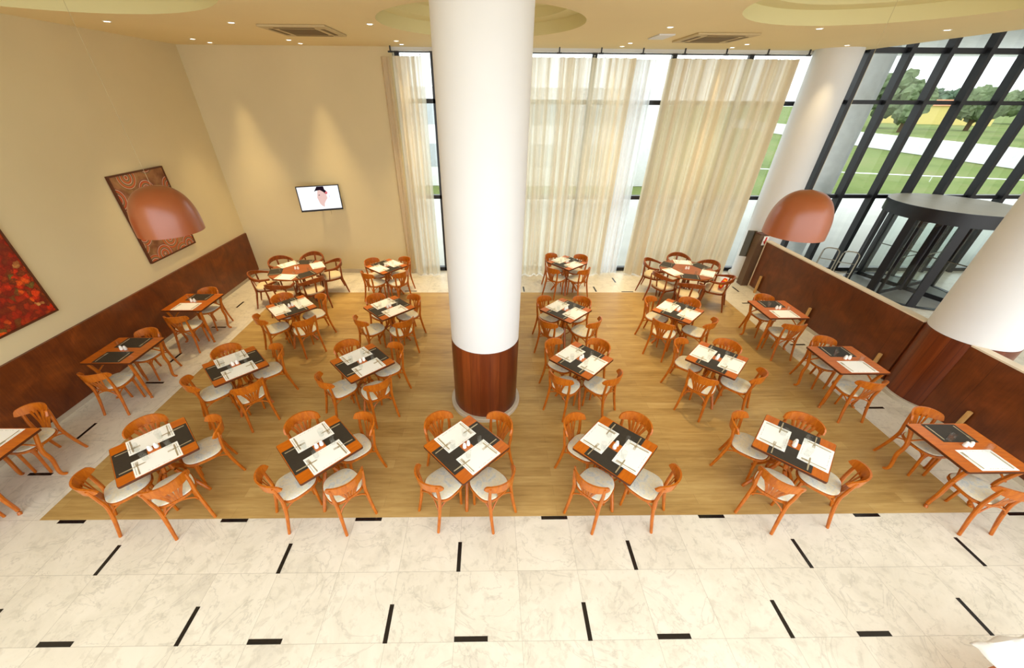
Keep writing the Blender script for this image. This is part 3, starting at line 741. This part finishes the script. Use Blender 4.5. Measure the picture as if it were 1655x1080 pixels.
def make_knife():
    bm = bmesh.new()
    prism(bm, [(-0.006, -0.12), (0.006, -0.12), (0.0075, -0.02), (0.005, -0.005), (0.009, 0.01), (0.009, 0.085), (0.003, 0.105), (-0.006, 0.09), (-0.005, -0.005), (-0.0075, -0.02)], 0.0, 0.0035)
    return tag(finish(bm, 'table_knife', M['cutlery']), 'x', 'knife')
def make_fork():
    bm = bmesh.new()
    prism(bm, [(-0.006, -0.12), (0.006, -0.12), (0.004, -0.01), (0.004, 0.03), (0.012, 0.045), (0.012, 0.10), (0.008, 0.10), (0.007, 0.055), (0.002, 0.055), (0.002, 0.10), (-0.002, 0.10), (-0.002, 0.055), (-0.007, 0.055), (-0.008, 0.10), (-0.012, 0.10), (-0.012, 0.045), (-0.004, 0.03), (-0.004, -0.01)], 0.0, 0.0035)
    return tag(finish(bm, 'table_fork', M['cutlery']), 'x', 'fork')
def make_glass():
    bm = bmesh.new(); lathe(bm, [(0.022, 0.0), (0.026, 0.003), (0.034, 0.10), (0.0325, 0.10), (0.025, 0.012), (0.001, 0.010)], 20, cap=False)
    return tag(finish(bm, 'drinking_glass', M['drinking'], smooth=True), 'x', 'glass')
def make_shaker():
    bm = bmesh.new(); lathe(bm, [(0.019, 0.0), (0.023, 0.004), (0.022, 0.035), (0.016, 0.052), (0.016, 0.062), (0.008, 0.070)], 18)
    return tag(finish(bm, 'condiment_shaker', M['china'], smooth=True), 'x', 'shaker')

P_chair = Proto(make_chair()); P_arm = Proto(make_armchair()); P_table = Proto(make_table(0.35, 0.35)); P_wtable = Proto(make_table(0.37, 0.35, True)); P_round = Proto(make_round())
P_white = Proto(make_mat('white_placemat', M['mat_white'])); P_black = Proto(make_mat('black_placemat', M['black']))
P_knife = Proto(make_knife()); P_fork = Proto(make_fork()); P_glass = Proto(make_glass()); P_shaker = Proto(make_shaker())
P_wtable.root.name = 'dining_table'

def setting(cx, cy, ang, dist, white, where, glass_side=1, glass=True, z=0.7505, cut=True):
    """one place: mat, knife, fork and glass. ang = direction from table centre outward"""
    zz = z + (0.0028 if white else 0.0008)
    x, y = cx + dist * math.cos(ang), cy + dist * math.sin(ang); rz = ang + PI / 2     # local -y points outward... local x along the table side
    rnd = random.Random(int((x * 31 + y * 17) * 1000)); rz += rnd.uniform(-0.02, 0.02)
    (P_white if white else P_black).put((x, y, zz), rz, '%s placemat, %s' % ('white printed' if white else 'black', where), 'white placemats' if white else 'black placemats')
    ux, uy = math.cos(rz), math.sin(rz); vx, vy = -uy, ux
    col = 'white' if white else 'black'
    def at(a, b): return x + ux * a + vx * b, y + uy * a + vy * b
    if cut:
        for P, s, n in ((P_knife, 0.165, 'knife'), (P_fork, -0.165, 'fork')):
            a, b = at(s, 0.005)
            P.put((a, b, zz + 0.0008), rz + rnd.uniform(-0.05, 0.05), '%s on %s mat, %s' % (n, col, where), 'table ' + n + 's')
    if glass:
        a, b = at(0.13, 0.115)
        P_glass.put((a, b, zz + 0.0008), 0, 'glass by %s mat, %s' % (col, where), 'drinking glasses')

# square tables set as diamonds: centre, turn, which pair of sides is white, chairs as (crest x, crest y)
R1 = "front row's %s diamond table from painting wall"; R2_ = "second row's %s diamond table from painting wall"; R3 = "third row's %s diamond table from painting wall"
DIAMOND = [
 (-3.75, 2.81, 46, 0, R1 % 'first', [(-4.13, 3.16), (-3.29, 3.19), (-4.17, 2.37), (-3.28, 2.31)]),
 (-1.92, 2.83, 44.5, 0, R1 % 'second', [(-2.31, 3.24), (-1.50, 3.23), (-2.32, 2.39), (-1.43, 2.35)]),
 (-0.26, 2.82, 44, 0, R1 % 'third', [(-0.65, 3.24), (0.17, 3.23), (-0.70, 2.37), (0.18, 2.35)]),
 (1.43, 2.80, 46, 0, R1 % 'fourth', [(1.01, 3.20), (1.83, 3.21), (1.00, 2.33), (1.95, 2.37)]),
 (3.49, 2.81, 45, 0, R1 % 'fifth', [(3.08, 3.22), (3.94, 3.20), (3.00, 2.32), (3.96, 2.42)]),
 (-3.74, 4.36, 45, 0, R2_ % 'first', [(-4.14, 4.77), (-3.28, 4.80), (-4.17, 3.93), (-3.28, 3.84)]),
 (-1.90, 4.43, 43.5, 0, R2_ % 'second', [(-2.33, 4.93), (-1.44, 4.78), (-2.38, 3.98), (-1.53, 3.88)]),
 (1.40, 4.48, 44.5, 0, R2_ % 'third', [(1.01, 4.92), (1.82, 4.94), (0.97, 4.03), (1.82, 4.02)]),
 (3.48, 4.48, 45, 0, R2_ % 'fourth', [(3.08, 4.95), (3.90, 4.90), (3.00, 4.02), (3.93, 4.08)]),
 (-3.74, 6.17, 43.5, 1, R3 % 'first', [(-4.13, 6.59), (-3.29, 6.55), (-4.12, 5.66), (-3.23, 5.62)]),
 (-1.89, 6.14, 44.5, 0, R3 % 'second', [(-2.27, 6.56), (-1.45, 6.51), (-2.34, 5.62), (-1.50, 5.55)]),
 (1.44, 6.04, 44, 0, R3 % 'third', [(1.03, 6.50), (1.88, 6.45), (0.99, 5.55), (1.95, 5.58)]),
 (3.55, 6.01, 43.5, 0, R3 % 'fourth', [(3.17, 6.45), (3.98, 6.39), (3.04, 5.51), (4.02, 5.55)]),
 (-2.42, 8.18, 50, 1, 'diamond table between tv wall and narrow linen curtain', [(-2.92, 8.52), (-2.05, 8.62), (-2.80, 7.70), (-1.95, 7.72)]),
 (1.89, 8.42, 40, 0, 'diamond table by the wide glowing linen curtain', [(1.56, 8.87), (2.35, 8.80), (1.42, 8.00), (2.25, 7.92)]),
]
SIDE = ['far painting side', 'far entrance side', 'near painting side', 'near entrance side']
BASE = [135, 45, 225, 315]
for ti, (cx, cy, turn, wmode, name, chairs) in enumerate(DIAMOND):
    da = turn - 45
    P_table.put((cx, cy, 0), math.radians(turn), 'orange wood ' + name, 'square dining tables')
    for k in range(4):
        ang = math.radians(BASE[k] + da)
        white = (k in (0, 3)) if wmode == 0 else (k in (1, 2))
        setting(cx, cy, ang, 0.20, white, '%s, %s' % (SIDE[k], name))
        kx, ky = chairs[k]; dx, dy = kx - cx, ky - cy; th = math.atan2(dy, dx)
        dev = (math.degrees(th) - (BASE[k] + da) + 180) % 360 - 180
        face = math.radians(BASE[k] + da + 0.28 * dev)
        rr = max(math.hypot(dx, dy), 0.63); th = math.radians(BASE[k] + da + 0.6 * dev); kx, ky = cx + rr * math.cos(th), cy + rr * math.sin(th)
        px, py = kx - 0.285 * math.cos(face), ky - 0.285 * math.sin(face)
        P_chair.put((px, py, 0), face + PI / 2, 'bentwood chair, %s, %s' % (SIDE[k], name), 'bentwood chairs at the diamond tables')
    for j, (sx, w) in enumerate(((-0.028, 'salt'), (0.028, 'pepper'))):
        a = math.radians(turn)
        P_shaker.put((cx + sx * math.cos(a), cy + sx * math.sin(a), 0.7513), 0, 'white shaker, %s one of two, %s' % (('painting-side', 'entrance-side')[j], name), 'white condiment shakers')

# two-seat tables along both side walls
WALLT = [(-5.69, 6.36, 'back table along the painting wall', (0, 1), (-5.72, 6.93), (-5.64, 5.70)),
         (-5.68, 4.75, 'middle table along the painting wall', (0, 0), (-5.71, 5.33), (-5.64, 4.08)),
         (-5.68, 2.78, 'front table along the painting wall', (1, 1), (-5.72, 3.50), (-5.66, 2.06)),
         (5.47, 6.06, 'back table along the low partition', (0, 1), (5.51, 6.62), (5.42, 5.41)),
         (5.47, 4.46, 'middle table along the low partition', (0, 1), (5.51, 5.05), (5.42, 3.85)),
         (5.47, 2.78, 'front table along the low partition', (0, 1), (5.51, 3.36), (5.42, 2.16))]
for cx, cy, name, wh, far, near in WALLT:
    P_wtable.put((cx, cy, 0), 0, 'orange wood ' + name, 'square dining tables')
    for k, (kx, ky) in enumerate((far, near)):
        sgn = 1 if k == 0 else -1; wd = ('far', 'near')[k]
        setting(cx, cy, sgn * PI / 2, 0.195, bool(wh[k]), '%s side of the %s' % (wd, name))
        P_chair.put((kx, ky - sgn * 0.285, 0), PI if sgn > 0 else 0, 'bentwood chair on the %s side of the %s' % (wd, name), 'bentwood chairs at the side tables')
    for j, sx in enumerate((-0.03, 0.03)):
        P_shaker.put((cx + sx, cy, 0.7513), 0, 'white shaker, %s one of two, on the %s' % (('painting-side', 'entrance-side')[j], name), 'white condiment shakers')

# round tables with six armchairs
ROUND = [(-4.42, 7.98, 'round table in the tv corner', [(139, 1.10, 1), (91, 1.06, 0), (33, 0.98, 1), (198, 0.99, 0), (264, 0.98, 1), (316, 0.92, 0)]),
         (4.63, 8.01, 'round table by the denser curtain', [(143, 0.98, 0), (78, 1.03, 1), (26, 0.97, 0), (202, 0.90, 1), (253, 0.98, 0), (325, 0.98, 1)])]
def compass(a):
    return {139: 'far painting side', 91: 'tv side', 33: 'far entrance side', 198: 'painting-wall side', 264: 'near painting side', 316: 'near entrance side',
            143: 'far painting side', 78: 'curtain side', 26: 'far entrance side', 202: 'painting-wall side', 253: 'near side', 325: 'near entrance side'}[a]
for cx, cy, name, seats in ROUND:
    P_round.put((cx, cy, 0), math.radians(20), 'brown ' + name + ' ringed by armchairs', 'round tables')
    for a, r, white in seats:
        an = math.radians(a)
        setting(cx, cy, an, 0.44, bool(white), '%s of the %s' % (compass(a), name), z=0.749)
        d_ = r - 0.285
        P_arm.put((cx + d_ * math.cos(an), cy + d_ * math.sin(an), 0), an + PI / 2, 'brown bentwood armchair, %s of the %s' % (compass(a), name), 'armchairs at the round tables')
    for j, sx in enumerate((-0.03, 0.03)):
        P_shaker.put((cx + sx, cy, 0.7498), 0, 'white shaker, %s one of two, on the %s' % (('painting-side', 'entrance-side')[j], name), 'white condiment shakers')
# bright cushion on one armchair
an = math.radians(325)
cu = finish(mesh(dome, sq_outline(0.17, 0.10, 36, 0.6), -0.03, 0.02, 0.045), 'cushion', M['cushion'], smooth=True)
cu.location = (4.63 + 0.80 * math.cos(an), 8.01 + 0.80 * math.sin(an), 0.60); cu.rotation_euler = (math.radians(-68), 0, an - PI / 2 + PI)
tag(cu, 'red and yellow cushion leaning in an armchair near the low partition', 'cushion')

# white-clothed table at the lower corner
t = thing('side_table', 'wooden table hidden under a white tablecloth at the bottom corner', 'table', (4.14, 0.62, 0), math.radians(5))
finish(mesh(prism, rounded_rect(0.375, 0.375, 0.02), 0.70, 0.735), 'tabletop', M['table'], t)
for sx in (-1, 1):
    for sy in (-1, 1): finish(mesh(tube, [(sx * 0.33, sy * 0.33, 0), (sx * 0.31, sy * 0.31, 0.70)], 0.022, 8), 'leg', M['chair'], t, smooth=True)
bm = bmesh.new(); n = 30; g = []
for i in range(n + 1):
    row = []
    for j in range(n + 1):
        x = -0.52 + 1.04 * i / n; y = -0.52 + 1.04 * j / n; ox, oy = max(0, abs(x) - 0.405), max(0, abs(y) - 0.405)
        z = 0.7375 - 0.95 * max(ox, oy) - 0.25 * min(ox, oy)
        q = 1 - 0.62 * min(1, (ox + oy) / 0.13)
        xx = math.copysign(min(abs(x), 0.405) + ox * 0.42 + 0.012 * math.sin(22 * y) * (oy == 0) * (ox / 0.115), x); yy = math.copysign(min(abs(y), 0.405) + oy * 0.42 + 0.012 * math.sin(22 * x) * (ox == 0) * (oy / 0.115), y)
        row.append(bm.verts.new((xx, yy, z)))
    g.append(row)
for i in range(n):
    for j in range(n): bm.faces.new((g[i][j], g[i + 1][j], g[i + 1][j + 1], g[i][j + 1]))
o = finish(bm, 'tablecloth', M['cloth'], smooth=True); o.location = (4.14, 0.62, 0); o.rotation_euler.z = math.radians(5)
so = o.modifiers.new('thick', 'SOLIDIFY'); so.thickness = 0.003; so.offset = 1
tag(o, 'white tablecloth with a drooping corner at the bottom corner of the scene', 'tablecloth')

# ------------------------------------------------------------------ outdoors
def plane(x0, x1, y0, y1, z):
    bm = bmesh.new(); box(bm, x0, x1, y0, y1, z - 0.1, z); return bm
struct(finish(plane(-200, 500, 19.5, 500, -0.04), 'lawn', M['grass']))
struct(finish(plane(-60, 90, 9.96, 19.5, -0.02), 'outdoor_pavement', M['asphalt']))
struct(finish(mesh(box, 6.5, 26, 9.96, 15.6, 5.4, 5.6), 'outdoor_roof', M['plaster_out']))
b = thing('building', 'white building opposite, seen in slits between the curtains', 'building', (-3.0, 22.0, -0.02))
finish(mesh(box, -14, 12, 0, 4, 0, 4.6), 'wall_body', M['plaster_out'], b)
for z0 in (1.0, 3.0):
    for i in range(8): finish(mesh(box, -11 + 2.7 * i, -9.2 + 2.7 * i, -0.03, 0.02, z0, z0 + 1.1), 'window_band', M['out_win'], b)
c = thing('outdoor_column', 'round pale column outside the tall entrance glazing', 'column', (9.40, 11.2, 0))
finish(mesh(lathe, [(0.48, 0.0), (0.48, 5.4)], 48), 'shaft', M['plaster_out'], c, smooth=True)
w = thing('boundary_wall', 'long low white wall crossing the lawn outside', 'wall', (40.6, 40, 0))
bm = bmesh.new(); box(bm, -0.15, 0.15, -22, 40, 0, 1.3); o = finish(bm, 'wall_body', M['plaster_out'], w); o.rotation_euler.z = math.radians(-8)
k = thing('guard_rail', 'low white rail between the lawn and the paving outside', 'rail', (25, 24.2, 0), math.radians(-16))
finish(mesh(tube, [(-14, 0, 0.32), (14, 0, 0.32)], 0.035, 6), 'rail_bar', M['plaster_out'], k)
for i in range(8):
    finish(mesh(tube, [(-14 + 4 * i, 0, 0), (-14 + 4 * i, 0, 0.32)], 0.02, 6), 'rail_post', M['plaster_out'], k)
def blob(rnd, w_, h, r):
    while True:
        x, y, z = rnd.uniform(-1, 1), rnd.uniform(-1, 1), rnd.uniform(-1, 1)
        if x * x + y * y + z * z < 1: break
    return (x * (w_ / 2 - r), y * (w_ / 2 - r), 0.56 * h + z * (0.44 * h - r))
def tree(az, dist, h, w_, label, mat):
    a = math.radians(az); rnd = random.Random(int(az * 100))
    t = thing('tree', label, 'tree', (dist * math.sin(a), dist * math.cos(a), -0.04), 0, 'trees beyond the lawn')
    finish(mesh(tube, [(0, 0, 0), (0.2, 0, h * 0.5)], 0.35, 8), 'trunk', M['trunk'], t)
    bm = bmesh.new()
    for k in range(70):
        r = rnd.uniform(0.10, 0.19) * min(h, w_); m = Matrix.Translation(blob(rnd, w_, h, r))
        res = bmesh.ops.create_icosphere(bm, subdivisions=2, radius=r, matrix=m)
        for v in res['verts']: v.co += Vector((rnd.uniform(-1, 1), rnd.uniform(-1, 1), rnd.uniform(-1, 1))) * r * 0.3
    finish(bm, 'crown', mat, t, smooth=True)
tree(42.9, 110, 9.6, 9, 'big bushy tree standing beyond the white wall outside', M['leaf'])
tree(40.3, 105, 8.6, 5, 'dark narrow tree beside the outdoor column', M['leaf_dark'])
tree(44.7, 96, 7.2, 5, 'bushy tree just beside the biggest tree outside', M['leaf'])
tree(46.6, 190, 8.6, 18, 'low wide clump of trees behind the ochre house outside', M['leaf_dark'])
tree(49.0, 112, 7.0, 7, 'rounded tree beside the ochre house outside', M['leaf'])
tree(51.6, 160, 7.2, 12, 'distant low trees toward the outer end of the white wall', M['leaf'])
tree(56, 90, 6.5, 10, 'bushy tree seen past the partition column', M['leaf'])
h = thing('house', 'low ochre house between the trees beyond the lawn', 'house', (103, 97.5, -0.04), math.radians(-44))
finish(mesh(box, -9, 9, -3, 3, 0, 3.6), 'wall_body', M['ochre'], h)
bm = bmesh.new(); prism(bm, [(-3.4, 0), (3.4, 0), (0, 1.2)], -9.4, 9.4)
o = finish(bm, 'roof', flat('roof_tile', rgb(206, 140, 104), 0.9, 0.1), h); o.rotation_euler = (PI / 2, 0, PI / 2); o.location = (0, 0, 3.6)

# ------------------------------------------------------------------ light
wld = bpy.data.worlds.new('overcast_sky'); sc.world = wld; wld.use_nodes = True
nt = wld.node_tree; bg = nt.nodes['Background']
tc = nt.nodes.new('ShaderNodeTexCoord'); nz = nt.nodes.new('ShaderNodeTexNoise'); nz.inputs['Scale'].default_value = 2.2; nz.inputs['Detail'].default_value = 4
nt.links.new(tc.outputs['Generated'], nz.inputs['Vector'])
cr = nt.nodes.new('ShaderNodeValToRGB'); cr.color_ramp.elements[0].color = (0.90, 0.95, 1.0, 1); cr.color_ramp.elements[1].color = (1.0, 1.0, 1.0, 1)
nt.links.new(nz.outputs['Fac'], cr.inputs['Fac']); nt.links.new(cr.outputs['Color'], bg.inputs['Color'])
bg.inputs['Strength'].default_value = 2.0

for x, y in SPOTS:
    near = y > 9.1
    L = bpy.data.lights.new('downlight_beam', 'SPOT'); L.energy = (60 if x > -2 else 150) if near else (70 if x > 6 else 240); L.color = (1.0, 0.76, 0.42); L.spot_size = math.radians(40 if near else 58); L.spot_blend = 1.0; L.shadow_soft_size = 0.05
    o = bpy.data.objects.new('downlight_beam', L); C.objects.link(o); o.location = (x, y, ZC - 0.02)

# ------------------------------------------------------------------ camera
cam = bpy.data.cameras.new('camera'); co = bpy.data.objects.new('camera', cam); C.objects.link(co)
cam.sensor_width = 36; cam.sensor_fit = 'HORIZONTAL'; cam.lens = 592.574 / 1655 * 36
cam.shift_x = (827.5 - 798.983) / 1655; cam.shift_y = (544.167 - 540) / 1655
cam.clip_start = 0.05; cam.clip_end = 1500
p_, y_, r_ = 0.5733, 0.0165, 0.0074
f = Vector((math.sin(y_) * math.cos(p_), math.cos(y_) * math.cos(p_), -math.sin(p_))); rt = Vector((math.cos(y_), -math.sin(y_), 0)); up = rt.cross(f)
rt2 = math.cos(r_) * rt + math.sin(r_) * up; up2 = -math.sin(r_) * rt + math.cos(r_) * up
mw = Matrix.Identity(4)
for i in range(3): mw[i][0] = rt2[i]; mw[i][1] = up2[i]; mw[i][2] = -f[i]
mw[0][3], mw[1][3], mw[2][3] = 0, 0, 4.05
co.matrix_world = mw
sc.camera = co
vs = sc.view_settings; vs.view_transform = 'Standard'; vs.look = 'None'; vs.gamma = 1.0; vs.use_curve_mapping = False; vs.exposure = 0.5
sc.cycles.max_bounces = 8; sc.cycles.diffuse_bounces = 5; sc.cycles.transparent_max_bounces = 24
sc.cycles.caustics_reflective = False; sc.cycles.caustics_refractive = False
sc.cycles.use_denoising = True
